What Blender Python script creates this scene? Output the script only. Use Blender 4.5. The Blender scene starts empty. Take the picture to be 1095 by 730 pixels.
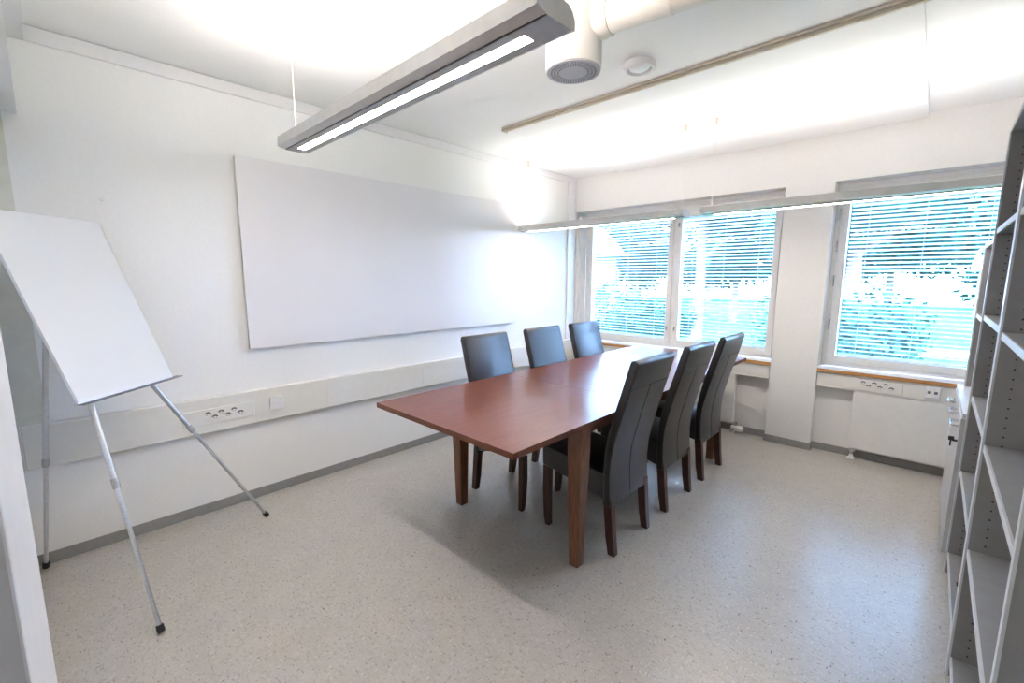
import bpy, bmesh, math, random
from mathutils import Vector, Matrix
random.seed(7)
S = bpy.context.scene
C = S.collection

# ------------------------------------------------------------------ camera
F_PX, YAW, PITCH, ROLL = 474.37, -0.75905, -0.14193, 0.00247
CAM = Vector((3.0592, 0.0, 1.4082))
f = Vector((math.sin(YAW)*math.cos(PITCH), math.cos(YAW)*math.cos(PITCH), math.sin(PITCH)))
r = Vector((math.cos(YAW), -math.sin(YAW), 0)); u = r.cross(f)
r2 = math.cos(ROLL)*r + math.sin(ROLL)*u; u2 = -math.sin(ROLL)*r + math.cos(ROLL)*u
cd = bpy.data.cameras.new('camera'); cam = bpy.data.objects.new('camera', cd); C.objects.link(cam)
cd.sensor_width = 36; cd.lens = F_PX/1095*36; cd.clip_start = 0.02; cd.clip_end = 300
M = Matrix((r2, u2, -f)).transposed().to_4x4(); M.translation = CAM; cam.matrix_world = M
S.camera = cam

# ------------------------------------------------------------------ light and exposure
S.view_settings.view_transform = 'Standard'; S.view_settings.look = 'None'
S.view_settings.gamma = 1; S.view_settings.use_curve_mapping = False
S.view_settings.exposure = 2.3
SKY = 14.0; LAMP_DOWN = 19.0; LAMP_UP = 21.0; FAR = 0.5
SKY_COL = (0.39, 0.61, 1.0); WARM = (1.0, 0.912, 0.825)
w = bpy.data.worlds.new('sky'); S.world = w; w.use_nodes = True
bg = w.node_tree.nodes['Background']; bg.inputs[0].default_value = (*SKY_COL, 1); bg.inputs[1].default_value = SKY
sd = bpy.data.lights.new('sun', 'SUN'); sun = bpy.data.objects.new('sun', sd); C.objects.link(sun)
sd.energy = 1.6; sd.angle = math.radians(1); sd.color = (1, 0.98, 0.96)
sun.rotation_euler = (math.radians(38), 0, math.radians(-25)); sun.location = (0, -5, 12)   # high, from behind the building

# ------------------------------------------------------------------ materials
def mat(name, col, rough=0.5, metal=0.0, spec=0.5, coat=0.0):
    m = bpy.data.materials.new(name); m.use_nodes = True
    b = m.node_tree.nodes['Principled BSDF']
    b.inputs['Base Color'].default_value = (*col, 1); b.inputs['Roughness'].default_value = rough
    b.inputs['Metallic'].default_value = metal; b.inputs['Specular IOR Level'].default_value = spec
    b.inputs['Coat Weight'].default_value = coat
    return m
def nd(m, t, **kw):
    n = m.node_tree.nodes.new(t)
    for k, v in kw.items(): setattr(n, k, v)
    return n
def noise_color(m, c1, c2, scale=(1,1,1), nscale=20, detail=3, lo=0.35, hi=0.65, bump=0.0, dist=0.0):
    L = m.node_tree.links; b = m.node_tree.nodes['Principled BSDF']
    tc = nd(m, 'ShaderNodeTexCoord'); mp = nd(m, 'ShaderNodeMapping'); mp.inputs['Scale'].default_value = scale
    n = nd(m, 'ShaderNodeTexNoise'); n.inputs['Scale'].default_value = nscale; n.inputs['Detail'].default_value = detail
    n.inputs['Distortion'].default_value = dist
    cr = nd(m, 'ShaderNodeValToRGB'); cr.color_ramp.elements[0].position = lo; cr.color_ramp.elements[1].position = hi
    cr.color_ramp.elements[0].color = (*c1, 1); cr.color_ramp.elements[1].color = (*c2, 1)
    L.new(tc.outputs['Object'], mp.inputs[0]); L.new(mp.outputs[0], n.inputs['Vector'])
    L.new(n.outputs['Fac'], cr.inputs[0]); L.new(cr.outputs[0], b.inputs['Base Color'])
    if bump:
        bp = nd(m, 'ShaderNodeBump'); bp.inputs['Strength'].default_value = bump; bp.inputs['Distance'].default_value = 0.001
        L.new(n.outputs['Fac'], bp.inputs['Height']); L.new(bp.outputs[0], b.inputs['Normal'])
    return m
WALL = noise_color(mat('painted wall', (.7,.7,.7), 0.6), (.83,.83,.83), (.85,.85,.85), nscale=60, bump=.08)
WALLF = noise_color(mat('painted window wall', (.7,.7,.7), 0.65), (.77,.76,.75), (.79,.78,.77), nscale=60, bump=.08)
CEIL = noise_color(mat('ceiling paint', (.78,.78,.78), 0.8), (.86,.86,.86), (.88,.88,.88), nscale=80, bump=.1)
PANEL = noise_color(mat('acoustic panel', (.85,.85,.85), 0.8), (.82,.82,.82), (.85,.85,.85), nscale=150, bump=.1)
TRIMW = noise_color(mat('white trim', (.8,.8,.8), 0.45), (.77,.77,.79), (.79,.79,.81), nscale=30)
TRUNK = noise_color(mat('trunking plastic', (.8,.79,.76), 0.4), (.76,.75,.72), (.78,.77,.74), nscale=30)
GREYBASE = noise_color(mat('grey vinyl skirting', (.3,.3,.3), 0.5), (.27,.265,.262), (.30,.295,.29), nscale=40)
FRAME = noise_color(mat('painted window frame', (.75,.75,.75), 0.4), (.72,.72,.72), (.76,.76,.76), nscale=30)
SILL = noise_color(mat('laminate sill', (.8,.82,.85), 0.25), (.76,.78,.80), (.80,.81,.83), nscale=20)
SILLWOOD = noise_color(mat('sill wooden edge', (.5,.25,.08), 0.45), (.42,.19,.06), (.55,.27,.09), scale=(2,30,30), nscale=6)
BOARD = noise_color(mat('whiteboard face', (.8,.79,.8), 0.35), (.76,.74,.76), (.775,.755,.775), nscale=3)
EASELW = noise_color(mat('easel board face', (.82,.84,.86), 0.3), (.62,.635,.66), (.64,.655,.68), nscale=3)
BOARDEDGE = noise_color(mat('board edge', (.7,.68,.58), 0.5), (.68,.66,.58), (.72,.70,.62), nscale=20)
ALU = noise_color(mat('brushed aluminium', (.6,.61,.63), 0.3, 0.9), (.56,.57,.59), (.66,.67,.69), scale=(1,1,12), nscale=30)
LAMPALU = noise_color(mat('lamp housing', (.6,.59,.58), 0.4, 0.35), (.58,.575,.565), (.62,.61,.60), nscale=30)
LAMPBOT = noise_color(mat('lamp underside', (.4,.41,.43), 0.4, 0.4), (.39,.40,.42), (.43,.44,.46), nscale=30)
LAMPDARK = noise_color(mat('lamp groove', (.05,.05,.05), 0.5), (.045,.045,.045), (.06,.06,.06), nscale=30)
RAIL = noise_color(mat('anodised track', (.62,.56,.46), 0.5), (.60,.55,.45), (.64,.58,.48), nscale=20)
DUCT = noise_color(mat('white enamelled duct', (.82,.79,.74), 0.4), (.80,.77,.72), (.83,.80,.75), nscale=20)
GRILLE = noise_color(mat('grille plate', (.5,.52,.58), 0.5), (.50,.51,.55), (.54,.55,.59), nscale=20)
BLACK = noise_color(mat('black plastic', (.015,.015,.015), 0.5), (.012,.012,.012), (.02,.02,.02), nscale=30)
LEATHER = noise_color(mat('black leather', (.02,.02,.022), 0.30, 0, .6), (.015,.015,.017), (.020,.020,.022), nscale=220, bump=.25)
SEAM = noise_color(mat('leather seam', (.01,.01,.01), 0.6), (.008,.008,.008), (.012,.012,.012), nscale=80)
GREYLAM = noise_color(mat('grey laminate', (.28,.28,.29), 0.45), (.255,.255,.262), (.275,.275,.282), nscale=25)
EDGE = noise_color(mat('pale edge band', (.6,.62,.65), 0.4), (.58,.60,.63), (.62,.64,.67), nscale=25)
CABF = noise_color(mat('light grey cabinet front', (.5,.5,.52), 0.4), (.50,.50,.52), (.53,.53,.55), nscale=25)
STEEL = noise_color(mat('steel', (.6,.6,.6), 0.25, 1.0), (.60,.60,.60), (.66,.66,.66), nscale=40)
RADW = noise_color(mat('radiator enamel', (.78,.77,.75), 0.35), (.75,.745,.73), (.78,.77,.755), nscale=20)
SOCKD = noise_color(mat('socket recess', (.35,.34,.32), 0.5), (.13,.125,.12), (.17,.165,.16), nscale=20)
COPPER = noise_color(mat('ceiling hook cap', (.8,.6,.45), 0.4), (.74,.58,.44), (.8,.64,.5), nscale=20)

def wood(name, c1, c2, sc, rough, coat=0.0):
    m = mat(name, c1, rough, coat=coat); noise_color(m, c1, c2, scale=sc, nscale=5, detail=2, lo=.3, hi=.7, dist=.0)
    m.node_tree.nodes['Principled BSDF'].inputs['Coat Roughness'].default_value = .12
    return m
TABLE = wood('cherry veneer', (.140,.042,.027), (.195,.060,.037), (14, 1.3, 14), .278, .0)
TABLE.node_tree.nodes['Principled BSDF'].inputs['Specular IOR Level'].default_value = .38
TABLEEDGE = wood('cherry edge', (.10,.030,.014), (.15,.048,.022), (4, 3, 30), .4)
TABLELEG = wood('table leg wood', (.105,.038,.016), (.20,.080,.034), (30, 30, 2.2), .38)
CHAIRLEG = wood('dark chair leg wood', (.035,.011,.008), (.065,.020,.013), (30, 30, 3), .3)
SLAT = noise_color(mat('blind slat', (.82,.84,.86), .5), (.84,.85,.86), (.86,.87,.88), nscale=20)
_nt = SLAT.node_tree; _tr = _nt.nodes.new('ShaderNodeBsdfTranslucent'); _tr.inputs[0].default_value = (.86,.88,.90,1)
_mx = _nt.nodes.new('ShaderNodeMixShader'); _mx.inputs[0].default_value = .35
_o = [n for n in _nt.nodes if n.type == 'OUTPUT_MATERIAL'][0]
_nt.links.new(_nt.nodes['Principled BSDF'].outputs[0], _mx.inputs[1]); _nt.links.new(_tr.outputs[0], _mx.inputs[2]); _nt.links.new(_mx.outputs[0], _o.inputs[0])

# floor: speckled vinyl
FLOOR = mat('speckled vinyl', (.55,.52,.49), .277, 0, .65)
def floor_nodes(m):
    L = m.node_tree.links; b = m.node_tree.nodes['Principled BSDF']
    tc = nd(m, 'ShaderNodeTexCoord')
    def layer(scale, rot, ns, lo, hi):
        mp = nd(m, 'ShaderNodeMapping'); mp.inputs['Scale'].default_value = scale; mp.inputs['Rotation'].default_value = (0,0,rot)
        n = nd(m, 'ShaderNodeTexNoise'); n.inputs['Scale'].default_value = ns; n.inputs['Detail'].default_value = 2
        cr = nd(m, 'ShaderNodeValToRGB'); cr.color_ramp.elements[0].position = lo; cr.color_ramp.elements[1].position = hi
        L.new(tc.outputs['Object'], mp.inputs[0]); L.new(mp.outputs[0], n.inputs['Vector']); L.new(n.outputs['Fac'], cr.inputs[0])
        return cr.outputs[0]
    def mix(a, fac, c):
        mx = nd(m, 'ShaderNodeMix', data_type='RGBA')
        if isinstance(a, tuple): mx.inputs[6].default_value = (*a, 1)
        else: L.new(a, mx.inputs[6])
        mx.inputs[7].default_value = (*c, 1); L.new(fac, mx.inputs[0]); return mx.outputs[2]
    base = mix((.43,.405,.375), layer((1,1,1), 0, 9, .35, .65), (.465,.44,.405))
    a = mix(base, layer((1,2.6,1), .5, 38, .54, .64), (.39,.365,.335))
    c = mix(a, layer((2.4,1,1), .3, 50, .60, .68), (.545,.525,.495))
    d = mix(c, layer((1,3.2,1), .15, 42, .655, .69), (.20,.185,.17))
    e = mix(d, layer((3,1,1), -.6, 36, .67, .70), (.18,.165,.15))
    L.new(e, b.inputs['Base Color'])
floor_nodes(FLOOR)

def glass_mat():
    m = bpy.data.materials.new('window glass'); m.use_nodes = True; nt = m.node_tree
    for n in list(nt.nodes):
        if n.type == 'BSDF_PRINCIPLED': nt.nodes.remove(n)
    out = [n for n in nt.nodes if n.type == 'OUTPUT_MATERIAL'][0]
    t = nt.nodes.new('ShaderNodeBsdfTransparent'); t.inputs[0].default_value = (.965,.98,.99,1)
    g = nt.nodes.new('ShaderNodeBsdfGlossy'); g.inputs['Roughness'].default_value = .02
    fr = nt.nodes.new('ShaderNodeFresnel'); fr.inputs[0].default_value = 1.3
    mx = nt.nodes.new('ShaderNodeMixShader')
    nt.links.new(fr.outputs[0], mx.inputs[0]); nt.links.new(t.outputs[0], mx.inputs[1]); nt.links.new(g.outputs[0], mx.inputs[2])
    nt.links.new(mx.outputs[0], out.inputs[0]); return m
GLASS = glass_mat()
def emis(name, col, s):
    m = mat(name, col); b = m.node_tree.nodes['Principled BSDF']
    b.inputs['Emission Color'].default_value = (*col, 1); b.inputs['Emission Strength'].default_value = s; return m
DIFF = emis('lamp diffuser', WARM, LAMP_DOWN); UPL = emis('lamp upward tube', WARM, LAMP_UP)
DIFF2 = emis('dimmed lamp diffuser', WARM, LAMP_DOWN*.85); UPL2 = emis('dimmed lamp upward tube', WARM, LAMP_UP*FAR)

# ------------------------------------------------------------------ mesh helpers
def bx(bm, x0, x1, y0, y1, z0, z1, mi=0):
    v = [bm.verts.new(p) for p in ((x0,y0,z0),(x1,y0,z0),(x1,y1,z0),(x0,y1,z0),(x0,y0,z1),(x1,y0,z1),(x1,y1,z1),(x0,y1,z1))]
    for q in ((0,3,2,1),(4,5,6,7),(0,1,5,4),(1,2,6,5),(2,3,7,6),(3,0,4,7)):
        fc = bm.faces.new([v[i] for i in q]); fc.material_index = mi
def loft(bm, rings, caps=True):
    R = [[bm.verts.new(p) for p in ring] for ring in rings]; n = len(R[0])
    for a, b in zip(R, R[1:]):
        for i in range(n): bm.faces.new((a[i], a[(i+1)%n], b[(i+1)%n], b[i]))
    if caps: bm.faces.new(R[0][::-1]); bm.faces.new(R[-1])
def tube(bm, pts, rad, n=10, closed=False):
    pts = [Vector(p) for p in pts]; rings = []
    rs = rad if isinstance(rad, (list, tuple)) else [rad]*len(pts)
    for i, p in enumerate(pts):
        a = pts[i-1] if (i > 0 or closed) else p; b = pts[(i+1) % len(pts)] if (i < len(pts)-1 or closed) else p
        t = (b-a).normalized(); up = Vector((0,0,1)) if abs(t.z) < .9 else Vector((1,0,0))
        s = t.cross(up).normalized(); q = s.cross(t)
        rings.append([p + rs[i]*(math.cos(k*2*math.pi/n)*s + math.sin(k*2*math.pi/n)*q) for k in range(n)])
    if closed: rings.append(rings[0]); loft(bm, rings, False)
    else: loft(bm, rings)
def lathe(bm, prof, origin=(0,0,0), axis='z', n=32):
    o = Vector(origin); rings = []
    for rr, h in prof:
        ring = []
        for k in range(n):
            a = k*2*math.pi/n; c, s_ = rr*math.cos(a), rr*math.sin(a)
            ring.append(o + (Vector((c, s_, h)) if axis == 'z' else Vector((h, c, s_)) if axis == 'x' else Vector((c, h, s_))))
        rings.append(ring)
    loft(bm, rings)
def prism(bm, prof, axis, a0, a1):
    # prof: 2D points; axis 'x': prof=(y,z) 'y': prof=(x,z)
    mk = (lambda p, t: (t, p[0], p[1])) if axis == 'x' else (lambda p, t: (p[0], t, p[1])) if axis == 'y' else (lambda p, t: (p[0], p[1], t))
    loft(bm, [[mk(p, a0) for p in prof], [mk(p, a1) for p in prof]])
def obj(name, bm, m, parent=None, smooth=False, bevel=0.0, seg=2):
    bmesh.ops.recalc_face_normals(bm, faces=bm.faces)
    if bevel:
        bmesh.ops.bevel(bm, geom=[e for e in bm.edges if e.calc_face_angle(0) > .5], offset=bevel, segments=seg, affect='EDGES', profile=.5, clamp_overlap=True)
    me = bpy.data.meshes.new(name); bm.to_mesh(me); bm.free()
    for mm in (m if isinstance(m, (list, tuple)) else [m]): me.materials.append(mm)
    if smooth:
        for p in me.polygons: p.use_smooth = True
        me.set_sharp_from_angle(angle=math.radians(35))
    o = bpy.data.objects.new(name, me); C.objects.link(o)
    if parent: o.parent = parent
    return o
def B(): return bmesh.new()
def tag(o, label, cat, group=None, kind=None):
    o['label'] = label; o['category'] = cat
    if group: o['group'] = group
    if kind: o['kind'] = kind
    return o
def thing(name, label, cat, loc=(0,0,0), rz=0, group=None):
    o = bpy.data.objects.new(name, None); C.objects.link(o); o.empty_display_size = .1
    o.location = loc; o.rotation_euler = (0,0,rz); return tag(o, label, cat, group)
def struct(name, bm, m, parent=None, **kw):
    o = obj(name, bm, m, parent, **kw)
    if not parent: o['kind'] = 'structure'
    return o
def copy_tree(o, parent=None):
    c = o.copy(); C.objects.link(c)
    if parent: c.parent = parent
    for ch in o.children: copy_tree(ch, c)
    return c
def boxes(*bs):
    bm = B()
    for b in bs: bx(bm, *b)
    return bm

# ------------------------------------------------------------------ room shell
W, H, XR, YN = 4.257, 2.517, 3.56, -0.15      # window wall, ceiling, right wall, near wall
YB = -2.2                                      # back of the hallway behind the camera
YO = 4.62                                      # outside face of window wall
RW = W + .085                                  # wall face below the sills
x1a, x1b, x2a, x2b = 0.035, 2.090, 2.425, 3.50
ZS, ZT = .70, 2.145
struct('floor', boxes((-.2, XR+.2, YB-.2, YO, -.2, 0)), FLOOR)
struct('ceiling', boxes((-.2, XR+.2, YB-.2, YO, H, H+.2)), CEIL)
struct('wall_left', boxes((-.2, 0, YB-.2, YO, 0, H)), WALL)
struct('wall_right', boxes((XR, XR+.2, YB-.2, YO, 0, H)), WALL)
struct('wall_back', boxes((0, XR, YB-.2, YB, 0, H)), WALL)
bm = boxes((0, XR, W, YO, ZT, H), (0, x1a, W, YO, 0, ZT), (x1b, x2a, W, YO, 0, ZT), (x2b, XR, W, YO, 0, ZT),
           (x1a, x1b, RW, YO, 0, ZS-.03), (x2a, x2b, RW, YO, 0, ZS-.03))
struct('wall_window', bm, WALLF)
struct('wall_near', boxes((0, 2.5, YN-.12, YN, 0, 2.13), (0, XR, YN-.12, .003, 2.13, H)), WALL)
# skirting
struct('baseboard_left', boxes((0, .006, YN, W, 0, .058)), GREYBASE)
bb = .006
struct('baseboard_window', boxes((x1a, x1b, RW-bb, RW, 0, .058), (x1b-bb, x1b, W-bb, RW, 0, .058), (x1b-bb, x2a+bb, W-bb, W, 0, .058),
       (x2a, x2a+bb, W, RW, 0, .058), (x2a, x2b, RW-bb, RW, 0, .058), (0, x1a, W-bb, W, 0, .058)), GREYBASE)
struct('baseboard_near', boxes((0, 2.5, YN, YN+bb, 0, .058)), GREYBASE)
# cornice strips, corner cover, casing at the door side
struct('trim_1', boxes((0, .018, .0565, W, H-.068, H-.003)), TRIMW, bevel=.002)
struct('trim_2', boxes((0, XR, .004, .056, H-.068, H-.003)), TRIMW)
struct('trim_3', boxes((0, .018, 4.115, W-.002, .712, H-.069)), TRIMW, bevel=.002)
struct('trim_4', boxes((0, .012, YN+.002, -.045, .712, 2.129)), noise_color(mat('cream casing', (.7,.69,.62), .5), (.66,.65,.58), (.70,.69,.62), nscale=20))
# doorway the picture is taken through
d = bpy.data.objects.new('door_1', None); C.objects.link(d); d['kind'] = 'structure'; d.location = (2.5, -.05, 0)
DOORW = noise_color(mat('door casing paint', (.78,.78,.8), .4), (.76,.76,.78), (.79,.79,.81), nscale=20)
obj('casing', boxes((-.07, .16, -.02, .02, 0, 2.18)), DOORW, d, bevel=.002)
obj('jamb', boxes((-.07, .155, -.22, -.022, 0, 2.18)), DOORW, d)

# windows
def window(n, xa, xb, sashes, screws):
    root = bpy.data.objects.new('window_%d' % n, None); C.objects.link(root); root['kind'] = 'structure'
    root.location = ((xa+xb)/2, 4.40, ZS); ox, oy, oz = root.location
    def loc(b): return (b[0]-ox, b[1]-ox, b[2]-oy, b[3]-oy, b[4]-oz, b[5]-oz)
    y0, y1 = 4.405, 4.50
    outer = [(xa, xa+.035, y0, y1, ZS, ZT), (xb-.035, xb, y0, y1, ZS, ZT), (xa+.0352, xb-.0352, y0, y1, ZS, ZS+.03), (xa+.0352, xb-.0352, y0, y1, ZT-.035, ZT)]
    obj('window_frame', boxes(*[loc(b) for b in outer]), FRAME, root, bevel=.002)
    for (sa, sb) in sashes:
        za, zb = ZS+.032, ZT-.037; ft, fb, fs = .10, .055, .052
        e = [(sa, sa+fs, y0-.008, y1-.02, za, zb), (sb-fs, sb, y0-.008, y1-.02, za, zb), (sa+fs+.0002, sb-fs-.0002, y0-.008, y1-.02, za, za+fb), (sa+fs+.0002, sb-fs-.0002, y0-.008, y1-.02, zb-ft, zb)]
        sash = obj('sash', boxes(*[loc(b) for b in e]), FRAME, root, bevel=.003)
        ga, gb, gz0, gz1 = sa+fs, sb-fs, za+fb, zb-ft
        obj('pane', boxes(loc((ga-.005, gb+.005, y0+.006, y0+.010, gz0-.005, gz1+.005))), GLASS, sash)
        obj('outer_pane', boxes(loc((ga-.005, gb+.005, y1-.03, y1-.026, gz0-.005, gz1+.005))), GLASS, sash)
        bm = B(); k = 0; z = gz0 + .02; sw = .0145; yc = y0+.035; th = math.radians(26)
        while z < gz1 - .03:
            dy, dz = sw*math.cos(th), sw*math.sin(th)
            pr = [(yc-dy-oy, z+dz-oz), (yc-dy*.3-oy, z+dz*.3+.0018-oz), (yc+dy*.4-oy, z-dz*.4+.0018-oz), (yc+dy-oy, z-dz-oz), (yc+dy*.4-oy, z-dz*.4+.0010-oz), (yc-dy*.3-oy, z+dz*.3+.0010-oz)]
            prism(bm, pr, 'x', ga+.012-ox, gb-.012-ox); z += .0315
        bl = obj('venetian_blind', bm, SLAT, root)
        bm = B(); bx(bm, *loc((ga+.008, gb-.008, yc-.013, yc+.013, gz1-.026, gz1-.002)))
        obj('head_rail', bm, SLAT, bl)
        bm = B(); bx(bm, *loc((ga+.012, gb-.012, yc-.012, yc+.012, gz0+.003, gz0+.012)))
        obj('bottom_rail', bm, SLAT, bl)
        for fx in (.14, .5, .86):
            bm = B(); cx = ga + (gb-ga)*fx - ox
            tube(bm, [(cx, yc-.0165-oy, gz0+.01-oz), (cx, yc-.0165-oy, gz1-.01-oz)], .0012, 6)
            obj('ladder_cord', bm, SLAT, bl)
    for sx, sz in screws:
        bm = B(); lathe(bm, [(.007, -.002), (.007, .0), (.004, .002)], (sx-ox, y0-.010-oy, sz-oz), 'y', 12)
        obj('screw_cap', bm, SOCKD, root)
    return root, ox, oy, oz, y0
w1, ox, oy, oz, y0 = window(1, x1a+.03, x1b, [(x1a+.068, 1.110), (1.136, x1b-.036)], [(.45,2.055),(.8,2.055),(1.35,2.055),(1.75,2.055)])
obj('mullion', boxes((1.112-ox, 1.134-ox, y0+.002-oy, 4.49-oy, .735-oz, 2.107-oz)), FRAME, w1)
for hx in (1.082, 1.162):
    for hz in (.90, 1.93):
        bm = boxes((hx-.008-ox, hx+.008-ox, y0-.018-oy, y0-.009-oy, hz-.022-oz, hz+.022-oz)); bx(bm, hx-.004-ox, hx+.004-ox, y0-.028-oy, y0-.018-oy, hz-.004-oz, hz+.018-oz)
        obj('latch', bm, STEEL, w1, bevel=.001)
obj('reveal_cover', boxes((x1a+.001-ox, x1a+.029-ox, 4.30-oy, 4.404-oy, .74-oz, 2.10-oz)), TRIMW, w1)
w2, ox, oy, oz, y0 = window(2, x2a, x2b, [(x2a+.036, x2b-.036)], [(2.60,2.055),(2.85,2.055),(3.08,2.055)])
for hz in (1.0, 1.35, 1.62, 1.87):
    bm = B(); tube(bm, [(x2a+.030-ox, y0-.014-oy, hz-oz), (x2a+.030-ox, y0-.014-oy, hz+.085-oz)], .006, 8)
    obj('hinge', bm, STEEL, w2, smooth=True)
# sills: white laminate with an exposed wooden front edge
for n, (xa, xb) in enumerate(((x1a, x1b), (x2a, x2b))):
    bm = B(); bx(bm, xa, xb, W+.006, 4.404, ZS-.030, ZS, 0); bx(bm, xa, xb, W-.004, W+.006, ZS-.030, ZS-.004, 1); bx(bm, xa, xb, W-.004, W+.006, ZS-.004, ZS, 0)
    struct('trim_%d' % (5+n), bm, [SILL, SILLWOOD])
# ceiling panels and tracks
struct('trim_7', boxes((.60, 2.912, 2.555, 3.525, H-.010, H-.0005)), PANEL, bevel=.002)
tag(obj('ceiling_panel', boxes((.60, 2.912, 3.53, 4.20, H-.034, H-.0005)), PANEL, bevel=.002), 'long white acoustic panel fixed to the ceiling along the window wall', 'ceiling panel')

t = thing('ceiling_track', 'long beige metal track across the ceiling behind the round vent', 'ceiling track', (1.75, 2.515, H))
obj('rail', boxes((-1.155, 1.24, -.030, .030, -.012, -.001), (-1.155, 1.24, -.008, .008, -.026, -.012)), RAIL, t)
obj('end_cap', boxes((-1.160, -1.155, -.031, .031, -.027, -.001)), RAIL, t)

# ------------------------------------------------------------------ wall equipment
t = thing('cable_trunking', 'long cream plastic cable trunking running along the left wall', 'cable trunking', (0, 2.0, .505))
def rel(o, b): return (b[0]-o[0], b[1]-o[0], b[2]-o[1], b[3]-o[1], b[4]-o[2], b[5]-o[2])
o3 = (0, 2.0, .505)
obj('trunk_body', boxes(rel(o3, (.001, .048, -.135, 4.23, .505, .712))), TRUNK, t, bevel=.006, seg=3)
obj('end_cap', boxes(rel(o3, (.001, .052, -.142, -.135, .500, .716))), TRUNK, t, bevel=.002)
for yy in (1.30, 2.10, 2.9, 3.7):
    obj('cover_joint', boxes(rel(o3, (.047, .0495, yy, yy+.05, .535, .682))), TRUNK, t, bevel=.001)
def trunk_window(xa, xb, label):
    o = ((xa+xb)/2, W+.04, .545); t = thing('cable_trunking', label, 'cable trunking', o)
    obj('trunk_body', boxes(rel(o, (xa+.004, xb-.004, W+.012, RW-.001, .548, .667))), TRUNK, t, bevel=.004, seg=2)
    obj('lip', boxes(rel(o, (xa+.004, xb-.004, W+.008, W+.0125, .549, .556))), TRUNK, t, bevel=.001)
trunk_window(x1a, x1b, 'short cream trunking under the sill of the double window')
trunk_window(x2a, x2b, 'short cream trunking under the sill of the right window')

def socket_panel(loc, rz, label, wdt):
    # local: front faces -y, width along x
    t = thing('socket_panel', label, 'socket outlet', loc, rz, None)
    obj('plate', boxes((-wdt/2, wdt/2, -.006, .0, -.046, .046)), TRUNK, t, bevel=.003)
    for k in range(3):
        cx = -wdt/2 + wdt*.42 + k*.067 if wdt > .3 else (k-1)*.067
        ca = cx-.015
        for (dx, dz) in ((-.017, .012), (.017, -.012)):
            bm = B(); n = 24; cxx = ca+dx
            lathe(bm, [(.0205, -.006), (.0205, -.0085), (.0180, -.0085), (.0175, -.0062), (.001, -.0062)], (cxx, 0, dz), 'y', n)
            s = obj('socket', bm, TRUNK, t, smooth=True)
            bm = B()
            for a in range(10):
                th = math.radians(20 + a*14)
                th2 = math.radians(20 + (a+1)*14)
                pr = [(cxx+.0176*math.cos(th), dz+.0176*math.sin(th)), (cxx+.0176*math.cos(th2), dz+.0176*math.sin(th2)),
                      (cxx+.0085*math.cos(th2), dz+.0085*math.sin(th2)), (cxx+.0085*math.cos(th), dz+.0085*math.sin(th))]
                prism(bm, pr, 'y', -.0070, -.0061)
            for ex in (-.0055, .0055):
                lathe(bm, [(.0026, -.0061), (.0026, -.0071), (.0005, -.0071)], (cxx+ex, 0, dz-.003), 'y', 10)
            obj('contact_recess', bm, SOCKD, s)
    return t
def data_outlet(loc, rz, label):
    t = thing('data_outlet', label, 'data outlet', loc, rz)
    obj('housing', boxes((-.040, .040, -.022, 0, -.040, .046)), TRIMW, t, bevel=.005, seg=3)
    for s in (-.017, .017): obj('port', boxes((s-.009, s+.009, -.0235, -.0215, -.006, .012)), SOCKD if rz == 0 else TRUNK, t)
    obj('label_strip', boxes((-.034, .034, -.0235, -.0215, -.032, -.020)), TRIMW, t)
    return t
socket_panel((.0485, .655, .603), math.pi/2, 'three double sockets on the left wall trunking beside the easel', .37)
data_outlet((.0485, .965, .610), math.pi/2, 'small white data outlet on the left wall trunking')
socket_panel((2.785, W+.0105, .606), 0, 'three double sockets under the sill of the right window', .345)
data_outlet((3.115, W+.0115, .612), 0, 'square white data outlet under the right window sill')

t = thing('whiteboard', 'large blank white board mounted on the left wall', 'whiteboard', (.02, 2.0, .97))
o3 = (.02, 2.0, .97)
obj('backing', boxes(rel(o3, (.001, .034, .850, 3.220, .976, 2.108))), BOARDEDGE, t)
obj('writing_surface', boxes(rel(o3, (.034, .040, .846, 3.224, .972, 2.112))), BOARD, t, bevel=.001)
bm = B(); lathe(bm, [(.008, 0), (.008, .004), (.004, .006), (.004, .016), (.009, .018), (.009, .022)], (0, 0, 0), 'x', 14)
o = obj('wall_hook', bm, TRIMW, smooth=True); o.location = (.0, .252, 1.792); tag(o, 'small white knob on the bare left wall above the easel', 'wall hook')

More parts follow.
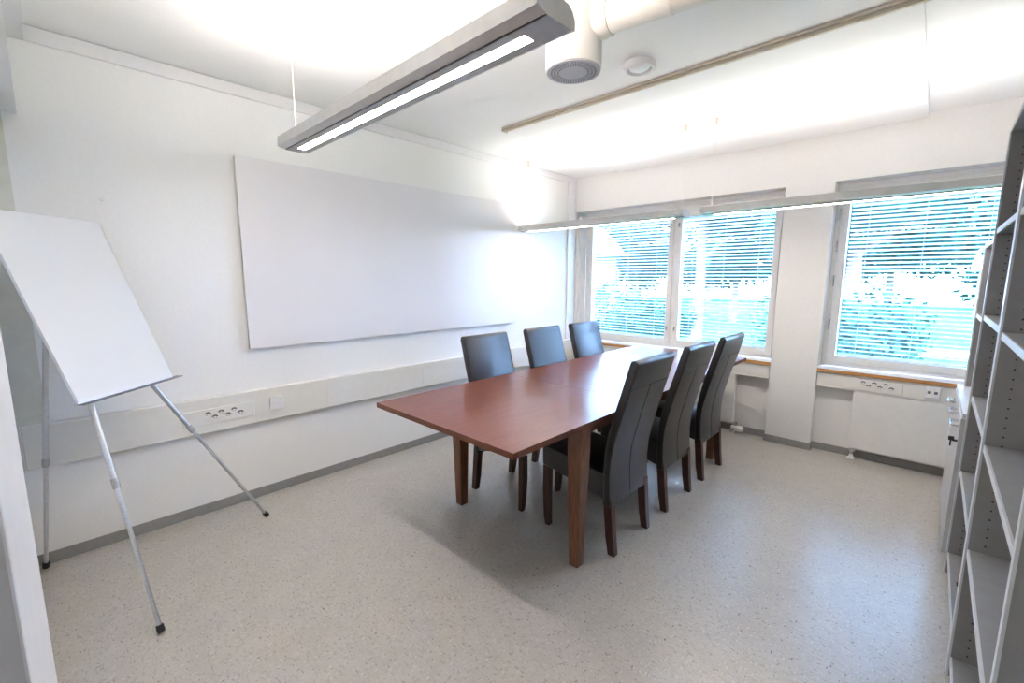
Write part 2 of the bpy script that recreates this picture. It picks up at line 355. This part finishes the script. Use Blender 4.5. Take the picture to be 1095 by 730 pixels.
def radiator(xa, xb, label, valve_x, style):
    o3 = ((xa+xb)/2, W+.04, .085); t = thing('radiator', label, 'radiator', o3)
    obj('front_panel', boxes(rel(o3, (xa, xb, W+.012, W+.022, .088, .545))), RADW, t, bevel=.003)
    obj('side_cover', boxes(rel(o3, (xa, xa+.006, W+.022, W+.070, .095, .54))), RADW, t)
    obj('side_cover', boxes(rel(o3, (xb-.006, xb, W+.022, W+.070, .095, .54))), RADW, t)
    obj('rear_panel', boxes(rel(o3, (xa+.02, xb-.02, W+.060, W+.068, .095, .54))), RADW, t)
    vx = valve_x - o3[0]
    bm = B(); tube(bm, [(vx, -.005, .015), (vx, -.005, -.08)], .008, 10); obj('pipe', bm, STEEL, t, smooth=True)
    if style == 'head':
        bm = B(); lathe(bm, [(.017, 0), (.022, .008), (.022, .028), (.017, .034)], (vx-.035, -.03, -.035), 'x', 18); obj('valve_body', bm, RADW, t, smooth=True)
        bm = B(); lathe(bm, [(.020, 0), (.028, .010), (.030, .050), (.024, .062), (.010, .066)], (vx+.004, -.03, -.038), 'x', 20); obj('thermostat_head', bm, RADW, t, smooth=True)
    else:
        bm = B(); lathe(bm, [(.012, 0), (.014, .01), (.014, .03), (.010, .036)], (vx, -.012, -.030), 'z', 16); obj('valve_body', bm, STEEL, t, smooth=True)
        bm = B(); lathe(bm, [(.006, 0), (.010, .006), (.010, .03)], (vx-.004, -.012, -.014), 'x', 12); obj('bleed_screw', bm, STEEL, t, smooth=True)
    bm = B(); lathe(bm, [(.028, -.083), (.027, -.078), (.014, -.068), (.012, -.052), (.009, -.050)], (vx, -.005, 0), 'z', 20); obj('pipe_collar', bm, TRIMW, t, smooth=True)
radiator(.55, 1.815, 'white panel radiator under the double window, behind the chairs', 1.845, 'head')
radiator(2.675, 3.36, 'white panel radiator under the right window beside the cabinet', 2.700, 'plain')

# ------------------------------------------------------------------ ceiling equipment
t = thing('ventilation_diffuser', 'white vertical duct with round perforated grille hanging from the ceiling', 'ventilation duct', (2.02, 1.417, 2.15))
bm = B(); lathe(bm, [(.097, .004), (.101, .006), (.101, .366)], (0,0,0), 'z', 48); obj('drum', bm, DUCT, t, smooth=True)
bm = B(); lathe(bm, [(.046, 0), (.096, .0005), (.097, .006), (.04, .006)], (0,0,0), 'z', 48); g = obj('grille', bm, GRILLE, t, smooth=True)
bm = B()
for ring, (ra, rb, n) in enumerate(((.052, .060, 40), (.064, .072, 46), (.076, .084, 52))):
    for k in range(n):
        a = 2*math.pi*k/n; da = math.pi/n*.55
        prism(bm, [(ra*math.cos(a-da), ra*math.sin(a-da)), (rb*math.cos(a-da), rb*math.sin(a-da)), (rb*math.cos(a+da), rb*math.sin(a+da)), (ra*math.cos(a+da), ra*math.sin(a+da))], 'z', -.0004, .0002)
obj('slots', bm, noise_color(mat('grille slot', (.2,.2,.23), .6), (.22,.22,.25), (.26,.26,.29), nscale=20), g)
bm = B(); dv = Vector((.987, .16, 0)); ax = Vector((0,0,.150))
tube(bm, [ax+dv*.098, ax+dv*1.6], .054, 32); obj('side_duct', bm, DUCT, t, smooth=True)
bm = B(); tube(bm, [ax+dv*.090, ax+dv*.115, ax+dv*.14], [.064, .064, .058], 32); obj('collar', bm, DUCT, t, smooth=True)
bm = B(); tube(bm, [ax+dv*.33, ax+dv*.345], .056, 32); obj('joint_band', bm, DUCT, t, smooth=True)

t = thing('ceiling_vent', 'round white exhaust valve on the ceiling beside the duct', 'ceiling vent', (1.822, 2.268, H))
bm = B(); lathe(bm, [(.082, 0), (.084, -.012), (.078, -.030), (.066, -.034), (.060, -.026), (.058, -.004), (.052, -.004)], n=40); obj('ring', bm, TRIMW, t, smooth=True)
bm = B(); lathe(bm, [(.056, -.010), (.054, -.022), (.040, -.030), (.001, -.032)], n=40); obj('disc', bm, TRIMW, t, smooth=True)
bm = B(); lathe(bm, [(.060, -.003), (.060, -.006), (.001, -.006)], n=32); obj('throat', bm, SOCKD, t)

def pendant(xa, xb, yc, zb, label, cables, DIFF=DIFF, UPL=UPL, group='linear pendant lamps under the ceiling'):
    L = (xb-xa)/2; t = thing('pendant_lamp', label, 'pendant lamp', ((xa+xb)/2, yc, zb), 0, group)
    prof = [(-.045, 0), (.045, 0), (.060, .003), (.060, .026), (.050, .042), (.034, .052), (.030, .053), (.029, .044), (-.029, .044), (-.030, .055), (-.060, .055), (-.077, .050), (-.079, .008)]
    bm = B(); prism(bm, prof, 'x', -L+.010, L-.010); obj('housing', bm, LAMPALU, t)
    for s, nm in ((-1, 'end_cap'), (1, 'end_cap')):
        bm = B(); pr2 = [(y*1.02, z*1.03-.001) for y, z in prof if not (abs(y) < .0301 and .04 < z < .054)]
        prism(bm, pr2, 'x', s*(L-.010), s*L); obj(nm, bm, LAMPALU, t, bevel=.0015)
    obj('side_groove', boxes((-L+.001, L-.001, -.0475, -.0440, -.0012, .0012)), LAMPDARK, t)
    obj('side_groove', boxes((-L+.001, L-.001, .0440, .0465, -.0012, .0012)), LAMPDARK, t)
    obj('bottom_plate', boxes((-L+.002, L-.002, -.0435, .0435, -.0026, -.0004)), LAMPBOT, t)
    obj('diffuser', boxes((-L+.070, L-.095, -.0165, .0165, -.0030, -.0020)), DIFF, t)
    obj('upper_tube', boxes((-L+.05, L-.05, -.022, .022, .0500, .0515)), UPL, t)
    for cx in cables:
        bm = B(); tube(bm, [(cx-t.location.x, 0, .044), (cx-t.location.x, 0, H-zb-.03)], .0016, 6); obj('suspension_cable', bm, TRIMW, t)
        bm = B(); lathe(bm, [(.006, -.050), (.008, -.046), (.008, -.012), (.022, -.010), (.024, 0)], (cx-t.location.x, 0, H-zb), 'z', 16); obj('ceiling_hook', bm, COPPER, t, smooth=True)
    return t
p1 = pendant(.812, 2.366, .888, 1.995, 'near linear lamp hanging above the front end of the table', [.83, 2.33])
# loose flex and junction cup of the near lamp
bm = B(); n = 20
tube(bm, [(-.752+.015+.030*(1-math.cos(a*2*math.pi/n)), .030*math.sin(a*2*math.pi/n)+.02, H-1.995-.028) for a in range(n)], .0028, 6, closed=True)
obj('cable_loop', bm, TRIMW, p1, smooth=True)
bm = B(); lathe(bm, [(.030, 0), (.028, -.014), (.010, -.018)], (-.69, -.075, H-1.995), 'z', 24); obj('ceiling_cup', bm, TRIMW, p1, smooth=True)
bm = B(); tube(bm, [(-.70, -.07, H-2.012), (-.72, -.04, H-2.022), (-.745, -.005, H-2.025)], .003, 6); obj('power_flex', bm, TRIMW, p1, smooth=True)
pendant(.05, 1.672, 3.335, 1.858, 'far left linear lamp hanging in front of the double window', [.107, 1.63], DIFF2, UPL2)
pendant(1.800, 3.36, 3.335, 1.858, 'far right linear lamp hanging in front of the right window', [1.845, 3.32], DIFF2, UPL2)

# ------------------------------------------------------------------ dining table
TX0, TX1, TY0, TY1, TZ = .958, 1.960, 1.168, 4.030, .75
o3 = ((TX0+TX1)/2, (TY0+TY1)/2, 0)
t = thing('dining_table', 'long extended reddish-brown wooden table in the middle of the room', 'table', o3)
ys = [TY0, 1.665, 2.6, 3.535, TY1]
for k, (nm, a, b) in enumerate((('tabletop', TY0, 2.168), ('extension_leaf', 2.1695, 3.0305), ('tabletop', 3.032, TY1))):
    bm = B(); bx(bm, *rel(o3, (TX0, TX1, a, b, TZ-.026, TZ)))
    for fc in bm.faces: fc.material_index = 0 if fc.calc_center_median().z > TZ-.001 else 1
    obj(nm, bm, [TABLE, TABLEEDGE], t)
ap = .055
for b in ((TX0+ap, TX0+ap+.02, 1.70, 3.50, .665, .7235), (TX1-ap-.02, TX1-ap, 1.70, 3.50, .665, .7235), (TX0+ap, TX1-ap, 1.68, 1.70, .665, .7235), (TX0+ap, TX1-ap, 3.50, 3.52, .665, .7235)):
    obj('apron', boxes(rel(o3, b)), TABLEEDGE, t)
for b in ((TX0+.25, TX0+.28, TY0+.06, TY1-.06, .700, .7235), (TX1-.28, TX1-.25, TY0+.06, TY1-.06, .700, .7235)):
    obj('slide_rail', boxes(rel(o3, b)), TABLEEDGE, t)
for sx, xo in ((-1, TX0+.022), (1, TX1-.022)):
    for sy, yo in ((-1, 1.650), (1, 3.550)):
        # outer corner at (xo, yo); inward = -sx, -sy
        def sq(wd, off, z):
            a = xo - sx*off; b_ = yo - sy*off; c = a - sx*wd; d_ = b_ - sy*wd
            return [(a-o3[0], b_-o3[1], z), (c-o3[0], b_-o3[1], z), (c-o3[0], d_-o3[1], z), (a-o3[0], d_-o3[1], z)]
        bm = B(); loft(bm, [sq(.052, .016, 0.001), sq(.062, .010, .25), sq(.078, .0, .60), sq(.078, .0, .7235)])
        obj('leg', bm, TABLELEG, t, bevel=.003)

# ------------------------------------------------------------------ leather dining chairs
def make_chair():
    # local: +x is the front, origin on the floor under the seat centre
    root = thing('dining_chair', '', 'chair', (0,0,0))
    hw = .203
    rear = [(-.222, .262), (-.214, .34), (-.210, .43), (-.216, .52), (-.232, .60), (-.262, .72), (-.296, .84), (-.320, .93), (-.340, 1.004), (-.338, 1.018)]
    front = [(-.176, .30), (-.172, .43), (-.178, .54), (-.192, .62), (-.214, .72), (-.240, .81), (-.272, .92), (-.296, 1.006), (-.300, 1.019)]
    # in-plane outline, top rounded
    prof = [(p[0], p[1]) for p in front] + [(-.306, 1.026), (-.318, 1.030), (-.330, 1.027)] + [(p[0], p[1]) for p in rear[::-1]] + [(-.176, .262)]
    bm = B(); prism(bm, prof, 'y', -hw, hw)
    obj('backrest', bm, LEATHER, root, smooth=True, bevel=.006, seg=3)
    back = root.children[-1] if root.children else None
    # seams on the rear face
    def seam(pts, rad=.0016):
        bm = B(); tube(bm, pts, rad, 6); obj('seam', bm, SEAM, back_o)
    back_o = [o for o in bpy.data.objects if o.name.startswith('backrest')][-1]
    seam([(-.3095, -hw+.004, .885), (-.3095, hw-.004, .885)], .0018)
    seam([(x-.0006, .0, z) for x, z in rear[:8] if z < .88] + [(-.309, .0, .885)])
    for s in (-1, 1):
        seam([(x+.006, s*(hw-.0004), z) for x, z in rear[:9]], .0018)
    # seat
    sp = [(-.178, .285), (-.178, .425), (-.10, .438), (.10, .466), (.20, .478), (.222, .474), (.226, .455), (.222, .362), (.12, .348), (-.05, .315)]
    bm = B(); prism(bm, sp, 'y', -hw+.002, hw-.002); obj('seat', bm, LEATHER, root, smooth=True, bevel=.008, seg=3)
    # legs
    def leg(secs, nm='leg'):
        bm = B(); loft(bm, [[(a, c, z), (b_, c, z), (b_, d_, z), (a, d_, z)] for (a, b_, c, d_, z) in secs]); obj(nm, bm, CHAIRLEG, root, bevel=.003)
    for s in (-1, 1):
        yo, yi = s*(hw-.004), s*(hw-.046)
        lo, hi = min(yo, yi), max(yo, yi)
        leg([(-.250, -.210, lo+.003, hi-.003, .001), (-.238, -.194, lo, hi, .10), (-.224, -.178, lo, hi, .262), (-.222, -.180, lo, hi, .30)])
        leg([(.176, .206, lo+.005, hi-.005, .001), (.180, .214, lo+.002, hi-.002, .06), (.182, .222, lo, hi, .20), (.180, .221, lo, hi, .358)])
    return root
proto = make_chair()
CH = [(1, 2.063, 'chair at the right side of the table, nearest the camera'),
      (1, 2.665, 'middle chair of the row on the right side of the table'),
      (1, 3.250, 'chair at the right side of the table, closest to the window'),
      (-1, 2.065, 'chair on the wall side of the table, nearest the easel'),
      (-1, 2.680, 'middle chair of the row on the wall side of the table'),
      (-1, 3.250, 'chair on the wall side of the table, closest to the window')]
for i, (s, y, lab) in enumerate(CH):
    o = proto if i == 0 else copy_tree(proto)
    o.location = (1.460 + s*.298, y, 0) if s > 0 else (1.162, y, 0)
    o.rotation_euler = (0, 0, math.pi if s > 0 else 0)
    o['label'] = 'black leather high-backed ' + lab; o['group'] = 'black leather chairs around the table'

# ------------------------------------------------------------------ flip chart easel
e = thing('easel', 'blank white flip-chart board on an aluminium tripod by the left wall', 'easel', (.42, .25, 0))
eo = Vector((.42, .25, 0))
BL = Vector((.698, .054, .925)); BR = Vector((.366, .401, .925)); WV = Vector((-.194, -.186, .736))
dd = (BL-BR).normalized(); wv = WV.normalized(); nn = dd.cross(wv); nn = nn if nn.x > 0 else -nn
def slab(a, b, c, th, o, m, name, parent, bevel=.0):
    bm = B(); q = [a, b, b+c, a+c]; loft(bm, [[p-o-nn*th for p in q], [p-o for p in q]]); return obj(name, bm, m, parent, bevel=bevel)
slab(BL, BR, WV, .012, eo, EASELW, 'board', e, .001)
slab(BL+dd*.003-wv*.004, BR-dd*.003-wv*.004, wv*.006, .016, eo, ALU, 'bottom_rail', e)
slab(BR-dd*.004, BR+dd*.0, WV, .014, eo, ALU, 'side_rail', e)
# pen tray: a thin strip projecting forward
hn = Vector((nn.x, nn.y, 0)).normalized()
bm = B(); a = BL + dd*.0 - Vector((0,0,.006)) ; b_ = BR - dd*.042 - Vector((0,0,.006))
loft(bm, [[a-eo-hn*.014, b_-eo-hn*.014, b_-eo+hn*.022, a-eo+hn*.022], [a-eo-hn*.014-Vector((0,0,.003)), b_-eo-hn*.014-Vector((0,0,.003)), b_-eo+hn*.022-Vector((0,0,.003)), a-eo+hn*.022-Vector((0,0,.003))]])
obj('pen_tray', bm, noise_color(mat('tray metal', (.2,.22,.25), .4, .5), (.18,.20,.23), (.22,.24,.27), nscale=20), e)
apex = Vector((.375, .035, 1.40))
def eleg(top, foot, mid, top2=None):
    d_ = foot-top; k = top + d_*mid
    bm = B(); tube(bm, [top-eo, k-eo], .0105, 14); lg = obj('leg', bm, ALU, e, smooth=True)
    bm = B(); tube(bm, [k-eo-d_*.01, foot-eo-d_.normalized()*.02], .0080, 14); obj('lower_tube', bm, ALU, lg, smooth=True)
    bm = B(); u_ = d_.normalized(); tube(bm, [k-eo-u_*.022, k-eo-u_*.008, k-eo+u_*.008, k-eo+u_*.02], [.0125, .0135, .0135, .0115], 14); obj('clamp_collar', bm, noise_color(mat('collar', (.4,.4,.4), .4, .4), (.36,.36,.37), (.44,.44,.45), nscale=40), lg, smooth=True)
    bm = B(); tube(bm, [foot-eo-u_*.032, foot-eo-u_*.012+Vector((0,0,0)), foot-eo+Vector((0,0,.003))], [.0125, .0135, .0125], 14); obj('rubber_foot', bm, BLACK, lg, smooth=True)
nb = nn*.03
eleg(apex+Vector((.01,.0,0)), Vector((.952, .192, .004)), .59)
eleg(apex+Vector((.0,.02,0)), Vector((.306, .790, .004)), .55)
eleg(apex-Vector((.02,.02,0)), Vector((.045, -.122, .004)), .60)
bm = B(); lathe(bm, [(.02, -.03), (.03, -.02), (.03, .02), (.02, .03)], apex-eo, 'z', 16); obj('hub', bm, BLACK, e, smooth=True)
tag(e, e['label'], 'easel')

# ------------------------------------------------------------------ bookcases and cabinet on the right
XF = 3.221; XD = XR-.006
def bookcase(x, y0, y1, z0, z1, shelves, label, top=True, lockhole=False):
    o = Vector((x+.15, (y0+y1)/2, z0)); t = thing('bookcase', label, 'bookcase', o)
    R = lambda b: rel(o, b); T = .022
    for k, yy in enumerate((y0, y1-T)):
        s = obj('side_panel', boxes(R((x+.006, XD, yy, yy+T, z0+.001, z1))), GREYLAM, t)
        obj('edge_band', boxes(R((x, x+.006, yy-.0004, yy+T+.0004, z0+.001, z1))), EDGE, s)
        bm = B(); z = z0+.10; yf = (yy+T) if k == 0 else yy
        while z < z1-.06:
            for xx in (x+.045, x+.29):
                lathe(bm, [(.0030, -.0006), (.0030, .0006)], (xx-o.x, yf-o.y, z-o.z), 'y', 8)
            z += .032
        if yy == y1-T or True: obj('pin_holes', bm, BLACK, s)
    pn = obj('top_panel', boxes(R((x+.006, XD, y0+T, y1-T, z1-T, z1))), GREYLAM, t)
    obj('edge_band', boxes(R((x+.002, x+.006, y0+T, y1-T, z1-T, z1))), EDGE, pn)
    obj('back_panel', boxes(R((XD-.006, XD, y0+T, y1-T, z0+.02, z1-T))), GREYLAM, t)
    for z in shelves:
        s = obj('shelf', boxes(R((x+.010, XD-.007, y0+T+.001, y1-T-.001, z-T, z))), GREYLAM, t)
        obj('edge_band', boxes(R((x+.005, x+.010, y0+T+.001, y1-T-.001, z-T, z))), EDGE, s)
    if lockhole:
        zb = shelves[-1]
        for z, yy in ((zb, y1-.33),): obj('shelf_stop', boxes(R((x+.028, x+.046, yy, yy+.030, z, z+.004))), BLACK, t)
        obj('plinth', boxes(R((x+.03, x+.048, y0+T, y1-T, z0+.001, zb-T))), GREYLAM, t)
    return t
YC0, YBC, YAB, YA1 = 1.250, 2.125, 2.905, 3.700
bookcase(XF, YBC+.001, YAB, 0, 2.045, [1.625, 1.250, .880, .520, .105], 'tall grey bookcase of empty shelves beside the low cabinet', lockhole=True)
bookcase(XF, YC0, YBC-.001, 0, 2.045, [1.625, 1.240, .865, .490, .075], 'tall grey bookcase of empty shelves nearest the camera', lockhole=True)
bookcase(3.236, YAB+.006, YA1, .785, 1.605, [1.215], 'short grey bookcase standing on top of the low cabinet')
xc = 3.205; ya, yb = YAB+.008, 3.745; o = Vector((xc+.17, (ya+yb)/2, 0))
t = thing('storage_cabinet', 'low grey cabinet with bar handles and a key beneath the short bookcase', 'cabinet', o)
R = lambda b: rel(o, b)
obj('body', boxes(R((xc+.020, XD, ya, yb, .075, .762))), GREYLAM, t)
obj('plinth', boxes(R((xc+.045, XD, ya+.01, yb-.01, .001, .075))), BLACK, t)
obj('top_panel', boxes(R((xc+.004, XD, ya, yb, .764, .784))), EDGE, t, bevel=.001)
n = 3; dw = (yb-ya)/n
for k in range(n):
    a = ya + k*dw
    dr = obj('door', boxes(R((xc, xc+.018, a+.002, a+dw-.002, .080, .760))), CABF, t, bevel=.001)
    hy = a + .04; hz = .715
    bm = B(); tube(bm, [Vector((xc+.002, hy, hz))-o, Vector((xc-.026, hy, hz))-o, Vector((xc-.030, hy+.01, hz))-o, Vector((xc-.030, hy+.10, hz))-o, Vector((xc-.026, hy+.11, hz))-o, Vector((xc+.002, hy+.11, hz))-o], .0055, 8)
    obj('handle', bm, STEEL, dr, smooth=True)
    if k == 0:
        bm = boxes(R((xc-.018, xc+.001, ya+.022, ya+.026, .640, .650))); bx(bm, *R((xc-.032, xc-.012, ya+.016, ya+.032, .644, .662))); bx(bm, *R((xc-.026, xc-.020, ya+.020, ya+.028, .615, .646)))
        obj('key', bm, BLACK, dr)

# ------------------------------------------------------------------ outside
G0 = -1.1
GRASS = noise_color(mat('lawn', (.2,.4,.1), 1.0, 0, 0.0), (.022,.080,.035), (.038,.11,.052), nscale=3, detail=6)
bm = B(); bx(bm, -40, 45, YO+.05, 60, G0-.2, G0); struct('ground_outside', bm, GRASS)
PATH = noise_color(mat('gravel path', (.6,.58,.55), 1.0, 0, .0), (.16,.16,.155), (.20,.195,.19), nscale=30)
tag(obj('path', boxes((1.5, 30, 20, 22, G0, G0+.03)), PATH), 'pale path crossing the lawn outside the right window', 'path', kind='structure')
LEAF1 = noise_color(mat('leaves', (.1,.25,.08), .7, 0, .12), (.005,.024,.016), (.016,.052,.034), nscale=1.5)
BARK = noise_color(mat('bark', (.1,.07,.05), .9), (.07,.05,.04), (.13,.1,.08), scale=(1,1,.3), nscale=12)
def tree(x, y, h, cr, nleaf, label, cat='tree', trunk=True, group=None, seed=0, squash=1.0):
    rnd = random.Random(seed); t = thing('tree' if trunk else 'bush', label, cat, (x, y, G0), 0, group)
    blobs = [(Vector((rnd.uniform(-.6,.6)*cr, rnd.uniform(-.6,.6)*cr, h-cr*squash+rnd.uniform(-.65,.55)*cr*squash)), rnd.uniform(.38,.62)*cr) for _ in range(12)]
    bm = B()
    for _ in range(nleaf):
        c, rr = rnd.choice(blobs); v = Vector((rnd.gauss(0,1), rnd.gauss(0,1), rnd.gauss(0,1))).normalized()
        p = c + v*rr*rnd.uniform(.7,1.03); s = cr*rnd.uniform(.035,.075)
        a = Vector((rnd.gauss(0,1), rnd.gauss(0,1), rnd.gauss(0,1))).normalized(); b = a.cross(v).normalized() if a.cross(v).length > .01 else Vector((1,0,0))
        a = (a + v*.3).normalized()
        if p.z < .05: p.z = .05 + s
        bm.faces.new([bm.verts.new(q) for q in (p-a*s, p-b*s*.6, p+a*s, p+b*s*.6)])
    me = bpy.data.meshes.new('foliage'); bm.to_mesh(me); bm.free(); me.materials.append(LEAF1)
    fo = bpy.data.objects.new('foliage', me); C.objects.link(fo); fo.parent = t
    if trunk:
        bm = B(); tube(bm, [(0,0,0), (.05,0,h*.3), (-.05,.05,h*.6), (0,0,h*.85)], [h*.028, h*.022, h*.015, h*.005], 10)
        for k in range(5):
            a = k*1.3; z = h*(.4+.08*k); tube(bm, [(0,0,z), (math.cos(a)*cr*.5, math.sin(a)*cr*.5, z+cr*.4)], [h*.01, h*.004], 6)
        obj('trunk', bm, BARK, t, smooth=True)
tree(1.6, 13, 7.5, 2.4, 9000, 'broad leafy tree outside, seen at the left of the right window', seed=1)
tree(-3.6, 17.5, 8.0, 2.2, 8000, 'leafy tree outside, behind the blind of the middle window', seed=2)
tree(8.6, 25, 9, 3.2, 8000, 'tree beyond the lawn at the far right of the right window', seed=3)
tree(1.9, 9.0, 2.3, 1.15, 6000, 'low round bush on the lawn left of the right window', 'bush', False, seed=4, squash=.8)
tree(-1.6, 9.0, 2.2, 1.2, 6000, 'low bush outside the middle window', 'bush', False, seed=5, squash=.8)
for k in range(9):
    tree(-62 + k*11.6, 52 + (k % 2)*6, 10 + (k*7 % 3)*.7, 4.7, 6000, ('far dark tree seen through the %s' % ('left window', 'double window', 'right window')[k//3]) + (', left one', ', middle one', ', right one')[k % 3], group='distant row of trees', seed=20+k)
for k, (tx, ty) in enumerate(((-12.5, 29), (-5.2, 27), (1.4, 28))):
    tree(tx, ty, 7.5, 2.6, 6000, 'mid-distance tree %s' % ('behind the white house', 'behind the leafy tree of the middle window', 'seen through the left half of the right window')[k], group='trees on the lawn', seed=40+k)
HW = noise_color(mat('white render', (.8,.8,.78), .8), (.13,.13,.13), (.16,.16,.16), nscale=4)
HR = noise_color(mat('roof metal', (.5,.5,.52), .6), (.42,.42,.44), (.5,.5,.52), nscale=4)
def house(x, y, wx, wy, h, label, seed=0):
    t = thing('house', label, 'house', (x, y, G0))
    obj('wall', boxes((-wx/2, wx/2, -wy/2, wy/2, 0, h)), HW, t)
    bm = B(); prism(bm, [(-wy/2-.4, h), (wy/2+.4, h), (0, h+wy*.28)], 'x', -wx/2-.4, wx/2+.4); obj('roof', bm, HR, t)
    for k in range(int(wx//2.5)):
        cx = -wx/2+1.3+k*2.5; wf = obj('window', boxes((cx-.5, cx+.5, -wy/2-.04, -wy/2+.01, 1.1, 2.4)), FRAME, t)
        obj('pane', boxes((cx-.42, cx+.42, -wy/2-.05, -wy/2-.04, 1.18, 2.32)), LAMPDARK, wf)
house(-13.2, 17, 9, 6, 3.6, 'white rendered house outside the left window')
house(8.5, 40, 7, 5, 3.0, 'low white house beyond the lawn outside the right window')
